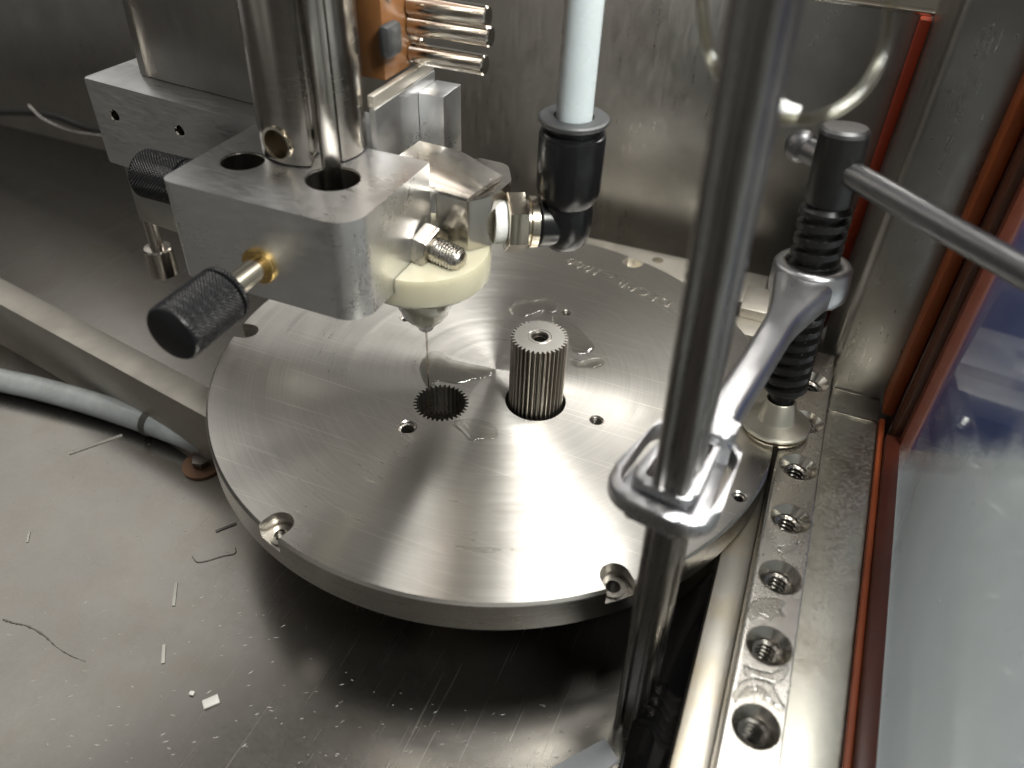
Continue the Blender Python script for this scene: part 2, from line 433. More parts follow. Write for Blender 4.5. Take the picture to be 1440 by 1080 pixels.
# beyond the door
a, b = at(1250, 628, -60), at(1440, 646, -60)
dx = (b-a).normalized(); nrm = Vector((-dx.y, dx.x, 0))
bm = bmesh.new(); q = [Vector((175, -420, 0)), Vector((600, -420, 0)), a+dx*500, a-dx*60]
q[3].x = max(q[3].x, 175)
add_mesh(bm, [(v.x, v.y, z) for z in (-64, -60) for v in q], [(0, 1, 2, 3), (4, 5, 6, 7), (0, 1, 5, 4), (1, 2, 6, 5), (2, 3, 7, 6), (3, 0, 4, 7)])
tag(finish('outer_tray', bm, M['greypanel'], smooth=False), kind='structure')
bm = bmesh.new(); a2 = a-dx*30
q = [a2+nrm*1, a2+dx*500+nrm*1, a2+dx*500+nrm*5, a2+nrm*5]
add_mesh(bm, [(v.x, v.y, z) for z in (-62, 400) for v in q], [(0, 1, 2, 3), (4, 5, 6, 7), (0, 1, 5, 4), (1, 2, 6, 5), (2, 3, 7, 6), (3, 0, 4, 7)])
tag(finish('blue_outer_wall', bm, M['blue'], smooth=False), kind='structure')

# ================================================================== SUPPORT BEAMS
MR = rotz(math.radians(1.6), (121, 0, 0))
rail = empty('clamping_rail', 'stepped steel table rail with a row of countersunk threaded holes beside the disc', 'rail')
hp = [(1145, 488), (1136, 534), (1132, 600), (1118, 653), (1104, 724), (1093, 807), (1077, 905), (1058, 1018)]
hx = [at(x, y, -.5) for x, y in hp]
ys = [h.y for h in hx]
bd = finish('rail_body', box(120.5, 137, -240, 74.6, -55, -.5, .5, MR), M['rail'], rail)
holes = []
for k in range(9):
    y = 79-27.9*k
    if k == 0: continue
    c = MR @ Vector((129.2, y, 0)); holes.append(c)
cut(bd, [lathe([(7.3, -53), (7.3, 5)], 40, Matrix.Translation((c.x, c.y, 0))) for c in holes])
def thread_insert(name, c, ztop, R, r, dep, pitch, parent, mat, cs=2.6, seg=40, deepmat=None):
    """countersink cone then a threaded bore, open shell set in a drilled hole"""
    bm = bmesh.new(); mx = Matrix.Translation((c[0], c[1], ztop))
    prof = [(R+.05, -dep), (R+.05, 0), (R-.35, 0), (R-.55, -.25), (r+.2, -cs), (r, -cs-.3)]
    lathe(prof, seg, mx, bm, caps=False)
    per = 10; n = int((dep-cs-.3)/pitch*per); vs = []; fs = []
    for i in range(n+1):
        z = -cs-.3-(dep-cs-.3)*i/n
        for k in range(seg):
            a = 2*PI*k/seg; ph = (z/pitch-a/(2*PI)) % 1.0
            q = r-.62*pitch*max(0, min(1, 1.5-2.4*abs(2*ph-1)))*min(1, i/4)
            vs.append((q*math.cos(a), q*math.sin(a), z))
    for i in range(n):
        for k in range(seg):
            l = (k+1) % seg; fs.append((i*seg+k, i*seg+l, (i+1)*seg+l, (i+1)*seg+k))
    add_mesh(bm, vs, fs, mx)
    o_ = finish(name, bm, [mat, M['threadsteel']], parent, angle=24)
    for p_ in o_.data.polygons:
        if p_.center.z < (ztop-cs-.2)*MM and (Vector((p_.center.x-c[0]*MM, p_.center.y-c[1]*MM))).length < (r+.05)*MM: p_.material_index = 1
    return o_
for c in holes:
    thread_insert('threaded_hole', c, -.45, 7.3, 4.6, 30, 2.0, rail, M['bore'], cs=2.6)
finish('ledge', box(109.5, 120.4, -240, 74.6, -55, -15.4, .5, MR), M['ledge'], rail)

beam = empty('front_beam', 'pale grained steel beam running left from under the disc', 'beam')
a, b, c = at(0, 390, -20), at(285, 540, -20), at(0, 428, -20)
dirn = (b-a).normalized(); nn = Vector((-dirn.y, dirn.x, 0)); wdt = abs((c-a).dot(nn))
q = [a-dirn*200, a+dirn*250, a+dirn*250-nn*wdt, a-dirn*200-nn*wdt]
finish('beam_body', prism([(v.x, v.y) for v in q], FLOOR, -20, .5), M['dullbeam'], beam)
FB = (a, dirn, nn, wdt)
rear = empty('rear_beam', 'pale steel support beam with round notches showing behind the disc', 'beam')
rb = finish('beam_body', box(-60, 96, 124, 155.5, -55, -17, .8, rotz(math.radians(2), (0, 150, 0))), M['pale'], rear)
n1 = at(968, 386, -17); n2 = at(925, 366, -17); n3 = at(893, 372, -17)
cut(rb, [lathe([(3.2, -24), (3.2, 5)], 28, Matrix.Translation((n2.x, n2.y, 0))), lathe([(7, -24), (7, 5)], 28, Matrix.Translation((n3.x-2, n3.y-2, 0))),
         lathe([(7, -40), (7, 5)], 28, Matrix.Translation((n1.x+6, n1.y, 0)))])
rearend = empty('beam_end_block', 'small pale stepped steel block standing behind the screw clamp spindle', 'block')
e1 = at(1072, 400, -1)
finish('block_top', box(88, 119, 96, 119, -16, -1, .8), M['pale'], rearend)
finish('block_step', box(86, 119, 82, 95.8, -16, -6, .8), M['pale'], rearend)
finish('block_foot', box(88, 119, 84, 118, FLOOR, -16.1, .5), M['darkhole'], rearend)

# ================================================================== THE DISC
plate = empty('round_steel_plate', 'large round turned steel plate with bolt notches lying flat at the centre', 'plate')
disc = finish('plate_body', lathe([(118.8, -15), (119.6, -14.3), (120, -13.8), (120, -1.0), (119.0, 0)], 256), [M['turned'], M['rim']], plate)
GC = Vector((-11.4, -29.6, 0)); PC = at(753, 563, 0); PC.z = 0
def gear_poly(n, rr, ro, c=(0, 0), flat=.30, rot=0):
    pts = []; m = (rr+ro)/2; h = (ro-rr)/2
    for k in range(n*8):
        a = 2*PI*k/(n*8)+rot; q = math.sin(a*n)*1.5; q = max(-1, min(1, q))
        pts.append((c[0]+(m+h*q)*math.cos(a), c[1]+(m+h*q)*math.sin(a)))
    return pts
cutters = [box(118.6, 160, -90, 90, -30, 20, 0, MR)]
cutters.append(prism(gear_poly(34, 10.0, 11.4, GC), -30, 10))
cutters.append(lathe([(12.6, -30), (12.6, 10)], 64, Matrix.Translation(PC)))
for (x, y, r) in ((573, 600, 3.3), (1040, 698, 2.3), (572, 446, 2.9)):
    p = at(x, y, 0); cutters.append(lathe([(r*.8, -30), (r*.8, -1.6), (r, -1.2), (r, -.5), (r+.6, 0), (r+1.2, .6), (r+1.2, 5)], 36, Matrix.Translation((p.x, p.y, 0))))
TH = []
for (x, y, r) in ((839, 591, 3.0), (797, 440, 2.7)):
    p = at(x, y, 0); TH.append((p, r)); cutters.append(lathe([(r, -14), (r, 5)], 36, Matrix.Translation((p.x, p.y, 0))))
SL = []
for ang in (253, 314, 191.5, 75.5, 133, 15):
    a = math.radians(ang); rr = 115.2; cx, cy = rr*math.cos(a), rr*math.sin(a); SL.append((cx, cy, a))
    m = Matrix.Translation((cx, cy, 0)) @ Matrix.Rotation(a, 4, 'Z')
    u = [(5.2*math.cos(q), 5.2*math.sin(q)) for q in [PI/2+PI*k/16 for k in range(17)]]+[(12, -5.2), (12, 5.2)]
    if ang == 15: continue
    cutters.append(prism(u, -7, 10, 0, m))
    cutters.append(lathe([(2.9, -30), (2.9, -6)], 32, m))
cut(disc, cutters)
for p in disc.data.polygons: p.material_index = 0 if p.normal.z > .95 and p.center.z > -.0005 else 1
resharp(disc, 30)
for p, r in TH: thread_insert('threaded_hole', p, .02, r, r-.25, 13, .8, plate, M['bore'], cs=.5, seg=32)
# small steel washers seen in the counterbores
for cx, cy, a in SL[:2]:
    bm = lathe([(2.6, 0), (2.6, .9), (4.3, .9), (4.3, 0)], 32, Matrix.Translation((cx, cy, -6.95)), closed=True)
    finish('washer', bm, M['bore'], plate)
# engraved letters, read from the far side
tc = bpy.data.curves.new('engraved_text', 'FONT'); tc.body = 'DECPR - 1000'; tc.size = 6.9*MM; tc.space_character = 1.12
tc.extrude = .03*MM; tc.bevel_depth = .09*MM; tc.bevel_resolution = 2
to = bpy.data.objects.new('t', tc); COL.objects.link(to); bpy.context.view_layer.update()
tm = bpy.data.meshes.new_from_object(to.evaluated_get(bpy.context.evaluated_depsgraph_get())); bpy.data.objects.remove(to)
p1, p0 = at(803, 362, 0), at(949, 424, 0)
wid = max(v.co.x for v in tm.vertices)
so = bpy.data.objects.new('engraved_text', tm); COL.objects.link(so); so.parent = plate
tm.materials.clear(); tm.materials.append(M['bore'])
dv = (p1-p0); so.location = (p0*MM); so.location.z = .00005; so.rotation_euler = (0, 0, math.atan2(dv.y, dv.x)); so.scale = (dv.length*MM/wid, dv.length*MM/wid, 1)

# pinion (splined core) standing in its hole
pin = empty('splined_core', 'dark toothed steel core standing up out of the plate', 'gear')
body = finish('toothed_body', prism(gear_poly(36, 9.7, 11.2, PC, rot=.05), -18, 33, 0), [M['gear'], M['face']], pin)
for p in body.data.polygons: p.material_index = 1 if p.normal.z > .9 else 0
tp = (PC.x, PC.y, 0)
cut(body, [lathe([(2.9, 20), (2.9, 30.5), (3.1, 32.4), (3.7, 33.3), (3.7, 40)], 40, Matrix.Translation(tp))])
resharp(body, 25)
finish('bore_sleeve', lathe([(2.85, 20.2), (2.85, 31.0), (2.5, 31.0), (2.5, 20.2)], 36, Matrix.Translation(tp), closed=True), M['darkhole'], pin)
finish('chamfer_ring', lathe([(4.7, 33.02), (4.55, 33.09), (4.4, 33.02)], 48, Matrix.Translation(tp), closed=True), M['bore'], pin)

# ================================================================== WIRE GUIDE HEAD
head = empty('wire_guide_head', 'milled aluminium wire guide head with black knurled thumbscrews and cream nozzle', 'machine head')
ZT, ZB = 100.0, 64.3
L, Fp, Rp = at(228, 248, ZT), at(487, 318, ZT), at(607, 232, ZT)
x0, x1, y0, y1 = L.x+.5, -17.4, Fp.y-.5, -20.6
blk = finish('clamp_block', prism(fillet([(x0, y0, 4.0), (x1, y0, 9.5), (x1, y1, 1), (x0, y1, 1)], 10), ZB, ZT, .85, seg=3), M['alu'], head)
h1, h2, sc = at(341, 226, ZT), at(468, 251, ZT), at(443, 204, ZT)
cut(blk, [lathe([(7.4, 78), (7.4, 110)], 48, Matrix.Translation((h1.x, h1.y, 0))), lathe([(9.1, 78), (9.1, 110)], 48, Matrix.Translation((h2.x, h2.y, 0)))])
# slotted shaft
SR = 18.2
kc = at(467, 243, ZT); kc.z = 0
rk = Vector((kc.x-sc.x, kc.y-sc.y, 0)); rkd = rk.length; rk.normalize(); aG = math.atan2(rk.y, rk.x)
def shaft_poly():
    pts = []; a0 = math.atan2(CAM.y-sc.y, CAM.x-sc.x)
    n = 96
    for k in range(n):
        a = 2*PI*k/n; rel = (a-a0+PI) % (2*PI)-PI
        r = SR
        relg = (a-aG+PI) % (2*PI)-PI
        if abs(relg) < .27: r = SR*.42
        pts.append((sc.x+r*math.cos(a), sc.y+r*math.sin(a)))
    return pts
sh = finish('shaft', prism(shaft_poly(), ZT+.6, 260, .3), M['shaft'], head)
ch = at(403, 214, ZT+9); dc = Vector((CAM.x-sc.x, CAM.y-sc.y, 0)).normalized()
side = Vector((-dc.y, dc.x, 0))
hd = (dc*0.75-side*.66).normalized(); hz = ZT+7.2
hc = Vector((sc.x, sc.y, hz))
cut(sh, [lathe([(5.2, 4), (5.2, 30)], 40, frame_to(hc, hd))])
finish('bore_ring', lathe([(5.18, 8), (5.18, 18.2), (5.8, 19.0), (4.9, 18.9), (4.7, 18.0), (4.7, 8)], 40, frame_to(hc, hd), closed=True), M['nickel'], head)
finish('bore_back', lathe([(4.65, 8.1), (4.65, 8.6)], 30, frame_to(hc, hd)), M['darkhole'], head)
finish('hole_liner', lathe([(9.05, 78.7), (9.05, ZT-.5), (8.8, ZT-.6), (8.7, 78.7)], 48, Matrix.Translation((h2.x, h2.y, 0)), closed=True), M['darkhole'], head)  # added dark sleeve and floor paint shade into the larger hole
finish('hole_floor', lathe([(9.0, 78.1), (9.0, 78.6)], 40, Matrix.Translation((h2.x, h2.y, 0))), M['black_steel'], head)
finish('hole_liner', lathe([(7.35, 78.7), (7.35, ZT-.5), (7.1, ZT-.6), (7.0, 78.7)], 48, Matrix.Translation((h1.x, h1.y, 0)), closed=True), M['threadsteel'], head)  # added sleeve, its dark colour stands in for shade in the smaller hole
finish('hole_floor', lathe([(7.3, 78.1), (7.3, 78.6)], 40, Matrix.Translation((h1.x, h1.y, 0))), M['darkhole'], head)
finish('guide_bar', box(-2.8, 2.8, -3.0, 3.0, 79, 262, .9, Matrix.Translation(kc) @ Matrix.Rotation(math.atan2(rk.y, rk.x)-PI/2, 4, 'Z')), M['shaft'], head)
def knob(tip, d, ln, r, name='thumbscrew', neck=True, seg=130):
    """knurled grip whose far end is at tip, axis d pointing from the grip to the machine"""
    mx = frame_to(tip, d)
    bm = bmesh.new(); vs = []; fs = []; nz = 110
    prof = []
    for i in range(nz+1):
        z = ln*i/nz
        for k in range(seg*2):
            a = 2*PI*k/(seg*2)
            kn = 1-2*min(1, abs(math.sin(a*22+z*2.4))*1.5)*min(1, abs(math.sin(a*22-z*2.4))*1.5)
            rr = r-.32*kn if 1.0 < z < ln-1.2 else r-.2
            if z < 1.0: rr = r-.9+math.sqrt(max(0, 1-(1-z)**2))*.8
            if z > ln-1.2: rr = r-.4-(z-(ln-1.2))*1.2
            if ln-4.2 < z < ln-3.2: rr = r-1.2
            vs.append((rr*math.cos(a), rr*math.sin(a), z))
    s2 = seg*2
    for i in range(nz):
        for k in range(s2):
            l = (k+1) % s2; fs.append((i*s2+k, i*s2+l, (i+1)*s2+l, (i+1)*s2+k))
    fs += [tuple(range(s2))[::-1], tuple(nz*s2+k for k in range(s2))]
    add_mesh(bm, vs, fs, mx)
    return finish(name, bm, M['knob'], head, angle=60), mx
fr = at_y(366, 373, y0); tip = Vector((fr.x, fr.y-42.5, fr.z))
kn1, mx = knob(tip, (0, 1, 0), 26, 8.9)
o = finish('stem', lathe([(3.9, 25.5), (3.9, 42.7)], 32, mx), M['nickel'], kn1)
o = finish('brass_washer', lathe([(4.0, 40.9), (5.9, 40.9), (6.3, 41.3), (6.3, 41.9), (5.9, 42.4), (4.0, 42.4)], 36, mx, closed=True), M['brass'], kn1)
tip2 = at_y(205, 245, 4.0)
kn2, mx2 = knob(at_y(204, 243, -40), (1, 0, 0), 24, 8.9)
finish('stem', lathe([(4, 23), (4, 39)], 28, mx2), M['nickel'], kn2)
# nozzle stack on the wire axis
NX, NY = -19.5, -25.0
T = lambda z=0: Matrix.Translation((NX, NY, z))
BC = Vector((-17.5, -21, 0))
fn = finish('flush_nut', lathe([(8, 56.5), (20.0, 56.6), (23.6, 57.4), (24.9, 59), (25.2, 67.5), (24.4, 69.4), (12, 69.6)], 96, T()), M['cream'], head)
cut(fn, [box(-90, -17.2, -90, -20.2, 64.0, 90, 0)])
finish('nozzle_cone', lathe([(1.0, 33), (2.9, 33.3), (4.2, 34.6), (5.2, 36.4), (7.4, 38.0), (9.0, 40.2), (9.4, 42.5), (10.2, 43.4), (11.5, 48), (12.8, 56.6)], 56, T()), M['cream'], head)
finish('nozzle_tip', lathe([(.5, 31.2), (1.6, 31.3), (2.4, 31.8), (3.0, 32.6), (2.9, 33.2)], 40, T()), M['drop'], head)
nb = finish('nozzle_body', prism(fillet([(-16.5, -20.1, 1), (-2.5, -22.0, 1.2), (3.5, -14, 3), (4.5, 0, 6), (-2, 12, 6), (-16.5, 12, 3)], 8), 69.7, 89, .7), M['nozzle'], head)
# shield plate on top: a bent sheet, crest at the back, front lip over the body
def row(pts_, zs): return [at(x_, y_, z_) for (x_, y_), z_ in zip(pts_, zs)]
rb_ = spline(row([(590, 198), (622, 206), (650, 214), (680, 232), (706, 247)], [97, 96, 95, 93, 91]), 6)
rm_ = spline(row([(560, 222), (592, 231), (620, 238), (650, 250), (684, 263)], [94.5, 94, 93, 92, 90.8]), 6)
rf_ = spline(row([(536, 243), (568, 254), (600, 264), (632, 272), (658, 279)], [92, 92, 91.3, 90.7, 90.2]), 6)
secs = []
for b_, m_, f_ in zip(rb_, rm_, rf_):
    m_ = m_+Vector((0, 0, .8)); dn = Vector((0, 0, -1.5)); lip = Vector((.4, -1.2, -3.2))
    secs.append([b_, m_, f_, f_+Vector((0, -.6, -1)), f_+dn, m_+dn, b_+dn])
finish('shield_plate', loft(secs), M['nozzle'], head, angle=50)
# clamp stud with hex nut beside the block
sp = at(600, 345, 62); sp = at_x(592, 342, x1)
d2 = Vector((1, -.16, -.10)).normalized()
mx3 = frame_to(Vector((x1, sp.y, sp.z)), d2)
nut = finish('hex_nut', prism(ngon(6, 8.3, .35), .2, 6.6, .6, mx3), M['nozzle'], head)
finish('stud', screw(4.2, 4.9, 6.5, 16.5, 1.2, 36, 8, mx3), M['nozzle'], head)
finish('stud_dome', lathe([(4.2, 16.4), (3.6, 17.4), (2, 18.0), (.3, 18.2)], 28, mx3), M['nozzle'], head)

# ------------------------------------------------ elbow fitting and hose
fit = empty('elbow_fitting', 'black push-in elbow fitting with nickel hex nut beside the nozzle', 'fitting')
EC = at(795, 312, 75); EC.z = 75
start = Vector((3.6, -9.5, 76.5)); dE = (EC-start).normalized()
mxE = frame_to(start, dE); LE = (EC-start).length
finish('thread_tape', lathe([(4, -2), (7.4, -2), (7.8, 0), (7.6, 1.2), (7.9, 2.2), (4, 2.4)], 40, mxE), M['tape'], fit)
finish('hex_nut', prism(ngon(6, 11.0, .3), 2.5, 9.6, .6, mxE), M['nickel'], fit)
finish('nickel_collar', lathe([(7.6, 9.7), (8.4, 9.9), (8.4, 10.6), (9.6, 11.0), (9.6, 13.6), (8.8, 14.2)], 48, mxE), M['nickel'], fit)
bm = lathe([(8.4, 14.3), (9.0, 15), (8.8, LE-4), (7.5, LE+4.5), (5.0, LE+8.2), (1, LE+9)], 48, mxE)
finish('elbow_arm', bm, M['blackplastic'], fit)
TE = Matrix.Translation((EC.x, EC.y, 0))
finish('elbow_riser', lathe([(6, 65.5), (8.4, 68), (9.6, 73), (9.8, 80), (9.3, 84)], 56, TE), M['blackplastic'], fit)
finish('socket', lathe([(9.6, 84), (10.9, 86.5), (11.5, 89), (11.6, 108.5), (11.3, 109.3), (10.9, 109.5), (10.9, 110.4)], 64, TE), M['blackplastic'], fit)
finish('release_ring', lathe([(8.9, 110.4), (9.0, 112.6), (11.6, 113.0), (12.0, 113.6), (12.0, 114.6), (11.4, 115.0), (6.9, 115.0), (6.6, 112)], 64, TE), M['darkgrey'], fit)
hose = finish('white_hose', tube([(EC.x, EC.y, 112.5), (EC.x+.2, EC.y, 150), (EC.x+1.4, EC.y+.5, 190), (EC.x+3, EC.y+1, 240), (EC.x+5, EC.y+1, 300)], 6.2, 40), M['hose'])
tag(hose, 'straight milky white hose rising out of the black elbow fitting', 'hose')

wire = finish('cutting_wire', tube([(NX, NY, 31.5), (NX, NY, -50)], .11, 8), M['brass'])
tag(wire, 'hair-thin straight cutting wire hanging from the nozzle into the toothed hole', 'wire')
jet = finish('water_jet', tube([(NX, NY, 31.0), (NX+.1, NY, 20), (NX, NY, 10), (NX, NY, .2)], [.45, .28, .24, .35], 14), M['drop'])
tag(jet, 'thin clear water stream around the wire below the nozzle', 'water stream')

# ================================================================== SLIDE BRACKET (behind)
br = empty('slide_bracket', 'large aluminium slide bracket behind the guide head with two screw holes', 'bracket')
z2 = 99.5; bL = at(112, 108, z2)
RB = rotz(math.radians(-4.5), (-91, -20, 0))
by = -20.0; bx0 = bL.x+1.2
bb = finish('bracket_block', prism(fillet([(bx0, by, 1.5), (-41.2, by, .5), (-41.2, by+31, 1), (bx0, by+31, 1)]), 63.6, z2, .6, RB), M['alu2'], br)
hs = []
for (x, y, Y_) in ((161, 163, -14.2), (253, 184, -16.6)):
    hs.append(at_y(x, y, Y_))
cut(bb, [lathe([(2.6, -5), (2.6, 9)], 30, frame_to(p, (0, 1, 0))) for p in hs])
for p in hs: finish('hole_liner', lathe([(2.6, 0.05), (2.1, .5), (2.0, 8), (2.55, 8.5)], 30, frame_to(p, (0, 1, 0)), caps=False), M['rod'], br)
finish('lower_foot', box(bx0+5, -105, by+3, by+24, 35, 63.5, .8, RB), M['wall'], br)
pp = at_y(225, 362, by+15)
finish('guide_pin', lathe([(5.8, pp.z-9), (6.6, pp.z-8.4), (6.6, pp.z+5), (6.0, pp.z+5.8), (3.2, pp.z+6), (3.2, 35.5)], 36, Matrix.Translation((pp.x, pp.y, 0))), M['shaft'], br)
ux = at_y(188, 78, by+20).x
finish('upright_plate', box(ux, -80, by+14, by+22, z2+.1, 260, .5, RB), M['wall'], br)
finish('plate_seam', box(ux+4.5, ux+5.0, by+13.4, by+14.2, z2+.2, 260, .1, RB), M['rod'], br)
X2 = -38.5
finish('cheek', box(-40.9, X2, -19.4, 25, 64.5, 113.8, .3), M['alu'], br)
finish('cheek_cap', box(-41.6, X2-.4, -19.0, 25.6, 113.9, 118.2, .5), M['pale'], br)
finish('rear_cheek', box(X2+.1, -28, 11, 26, 60, 110, .5), M['alu'], br)
# ------------------------------------------------ copper contact with rods
con = empty('contact_unit', 'brown copper coloured contact plate holding steel rods above the slide bracket', 'contact')
finish('contact_plate', box(-52, -42.2, -5, 25, 118.3, 260, .6), M['copper'], con)
for Y_, Z_ in ((0, 146), (18, 150), (20, 124)):
    finish('screw_head', lathe([(2.4, 0), (2.4, 1.1), (1.9, 1.7), (1.1, 1.7), (1.0, .8), (.2, .8)], 24, frame_to((-42.15, Y_, Z_), (1, 0, 0))), M['nickel'], con)
finish('contact_cover', box(-42.1, -37.5, -9, 1, 127, 138, 2.0), M['darkgrey'], con)
for (xa, ya, r_) in ((687, 24, 3.7), (691, 52, 3.6), (683, 92, 3.6)):
    p = at_y(xa, ya, 14)
    finish('steel_rod', lathe([(r_-.4, -(p.x+42.0)), (r_, -(p.x+41.6)), (r_, -.5), (r_-.5, 0)], 32, frame_to(p, (1, 0, 0))), M['rod'], con)

# ================================================================== SCREW CLAMP
cl = empty('screw_clamp', 'steel bar clamp with black threaded spindle pressing its pad on the disc edge', 'clamp')
BP = Vector((97.6, -95.0, 0))
bw, bdp = 4.7, 8.0
po = [(-bw, -bdp, 1.6), (-bw*.45, -bdp, .4), (-bw*.3, -bdp+1.0, .4), (bw*.3, -bdp+1.0, .4), (bw*.45, -bdp, .4), (bw, -bdp, 1.6), (bw, -2.6, .5), (bw-1.1, -1.8, .5), (bw-1.1, 1.8, .5), (bw, 2.6, .5), (bw, bdp, 1.6), (-bw, bdp, 1.6), (-bw, 2.6, .5), (-bw+1.1, 1.8, .5), (-bw+1.1, -1.8, .5), (-bw, -2.6, .5)]
BM = Matrix.Translation(BP+Vector((0, 0, FLOOR+.1))) @ Matrix.Rotation(math.radians(-2.0), 4, Vector((.4, -.9, 0)).cross(Vector((0, 0, 1))).cross(Vector((0, 0, 1))) ) @ Matrix.Rotation(math.radians(-8), 4, 'Z')
finish('clamp_bar', prism(fillet(po, 3), 0, 385, 0, BM), M['bar'], cl)
foot = at(1092, 588, 4); foot.z = 4
topp = at(1190, 178, 120)
ax = (topp-foot).normalized(); SLn = (topp-foot).length
MS = frame_to(foot, ax)
zboss = 63.0
bossc = foot+ax*zboss
spn = finish('spindle', screw(6.6, 8.7, 13.5, SLn-25, 5.2, 64, 18, MS, square=True), M['black_steel'], cl)
finish('spindle_neck', lathe([(4.4, 5), (4.4, 14), (6.6, 14.4), (6.6, 16)], 36, MS), M['black_steel'], spn)
finish('spindle_head', lathe([(7.2, SLn-26), (7.9, SLn-24.5), (8.0, SLn-2.2)], 48, MS), M['black_steel'], spn)
finish('head_cap', lathe([(8.0, SLn-2.1), (7.8, SLn-.9), (6.9, SLn), (0.4, SLn+.1)], 48, MS), M['handle'], spn)
hz_ = foot+ax*(SLn-13)
hb = at(1137, 213, hz_.z); he = at(1440, 385, hz_.z)
hdir = (he-hb).normalized(); hm = hz_+hdir*0
finish('handle', tube([hm-hdir*15, hm-hdir*4, hm+hdir*70, hm+hdir*120], 4.3, 32), M['handle'], spn)
bm = bmesh.new(); bmesh.ops.create_uvsphere(bm, u_segments=32, v_segments=20, radius=5.7); bm.transform(Matrix.Translation(hm-hdir*17))
finish('handle_ball', bm, M['handle'], spn)
finish('swivel_pad', lathe([(4.6, -3.5), (12.8, -3.3), (13.6, -2.8), (13.8, -1.9), (13.3, -1.2), (9.0, .3), (7.9, .7), (7.5, 1.4), (6.0, 9.0), (5.5, 9.6), (4.9, 9.2), (4.8, 5)], 64, MS), M['pad'], cl)
finish('pad_collar', lathe([(10.5, -5.2), (13.0, -5.0), (13.2, -4.1), (10, -3.6)], 56, MS), M['nickel'], cl)
# sliding arm: boss, web and collar cast in one piece
bm = bmesh.new()
lathe([(8.8, -7), (12.5, -7.2), (13.6, -6), (13.9, -3), (13.6, 4.6), (12.6, 6.0), (10.6, 6.4), (9.2, 5.8), (8.8, 4.8)], 56, frame_to(bossc, ax), bm, closed=True)
arm = finish('sliding_arm', bm, M['cast'], cl, angle=60)
ca = BM @ Vector((0, 0, 62-FLOOR))
adir = Vector((bossc.x-ca.x, bossc.y-ca.y, 0)).normalized(); asd = Vector((adir.y, -adir.x, 0))
def sec(c, w_, h_, n_=28, pw=.4):
    out = []
    for k_ in range(n_):
        a_ = 2*PI*k_/n_; cx_ = math.copysign(abs(math.cos(a_))**pw, math.cos(a_)); sy_ = math.copysign(abs(math.sin(a_))**pw, math.sin(a_))
        out.append(tuple(c+asd*(cx_*w_)+Vector((0, 0, 1))*(sy_*h_)))
    return out
st = ca+adir*17; en = bossc-adir*11.5
path = []
for i in range(17):
    t_ = i/16; c_ = st.lerp(en, t_); c_.z += 4.5*math.sin(t_*PI)*0-2*math.sin(PI*t_)
    w_ = 5.8-.9*math.sin(PI*t_)**.8+5.0*max(0, t_-.78)/.22*.9+2.2*max(0, .15-t_)/.15
    path.append(sec(c_, w_, 6.6-1.0*t_))
finish('arm_web', loft(path), M['cast'], arm, angle=50)
# collar: lower flange ring and raised inner ring round the bar
MC = Matrix.Translation(Vector((ca.x-1.2, ca.y+4.0, 0))) @ Matrix.Rotation(math.atan2(adir.y, adir.x)-PI/2, 4, 'Z')
def ring(ox, oy0, oy1, ix, iy0, iy1, z0, z1, r_o, r_i, bev, name, parent):
    o_ = finish(name, prism(fillet([(-ox, oy0, r_o), (ox, oy0, r_o), (ox*.72, oy1, r_o*.6), (-ox*.72, oy1, r_o*.6)], 8), z0, z1, bev, MC, seg=4), M['cast'], parent, angle=50)
    cut(o_, [prism(fillet([(-ix, iy0, r_i), (ix, iy0, r_i), (ix, iy1, r_i), (-ix, iy1, r_i)], 5), z0-5, z1+5, 0, MC)])
    resharp(o_, 50); return o_
ring(16.4, -17, 21, 12.9, -13.4, 17, 58.5, 65.0, 9, 6.5, 1.9, 'collar_flange', arm)
ring(12.8, -13.3, 16.8, 5.9, -9.8, 11.2, 57, 61.0, 6.4, 1.5, .6, 'collar_floor', arm)
ring(9.4, -12.6, 13.6, 5.9, -9.8, 11.2, 58, 68.5, 4.5, 1.5, 1.5, 'inner_collar', arm)
finish('arm_knuckle', prism(fillet([(-3, 13, 2), (9, 13, 3), (9, 24, 3), (-3, 24, 2)], 6), 56, 70.5, 2.2, MC, seg=4), M['cast'], arm, angle=60)

# ================================================================== HOSES, CABLES, SMALL THINGS
a, dirn, nn, wdt = FB
def fb(s, off, z): v = a+dirn*s-nn*(wdt+off); return Vector((v.x, v.y, z))
dh = finish('drain_hose', tube(spline([at(-260, 462, -48.9), at(-60, 520, -48.9), at(60, 548, -48.9), at(160, 577, -48.9), at(285, 622, -48.9), at(420, 678, -48.9)], 10), 6.0, 32), M['hosegrey'])
tag(dh, 'cloudy grey-white hose lying on the tank floor along the pale beam', 'hose')
tie = empty('cable_tie', 'cable tie wrapped round the white hose on the tank floor', 'cable tie')
tpnt = at(212, 594, -48.9); td = (at(240, 604, -48.9)-at(180, 583, -48.9)).normalized()
finish('tie_band', lathe([(6.1, -1.7), (6.7, -1.7), (6.7, 1.7), (6.1, 1.7)], 40, frame_to(tpnt, td), closed=True), M['tiedark'], tie)
sd = Vector((-td.y, td.x, 0))
bm = box(-3.5, 3.5, 5, 10, -2, 3, .6, Matrix.Translation(tpnt) @ Matrix.Rotation(math.atan2(td.y, td.x), 4, 'Z'))
finish('tie_head', bm, M['tiedark'], tie)
bm = box(-2.4, 2.4, 10, 25, 0, 1.4, .4, Matrix.Translation(tpnt) @ Matrix.Rotation(math.atan2(td.y, td.x)-.15, 4, 'Z'))
finish('tie_tail', bm, M['tie'], tie)
cb = finish('black_cable', tube(spline([at_y(-120, 165, 140), at_y(0, 158, 140), at_y(70, 162, 138), at_y(130, 182, 130), at_y(230, 200, 110)], 10), 2.6, 16), M['cable'])
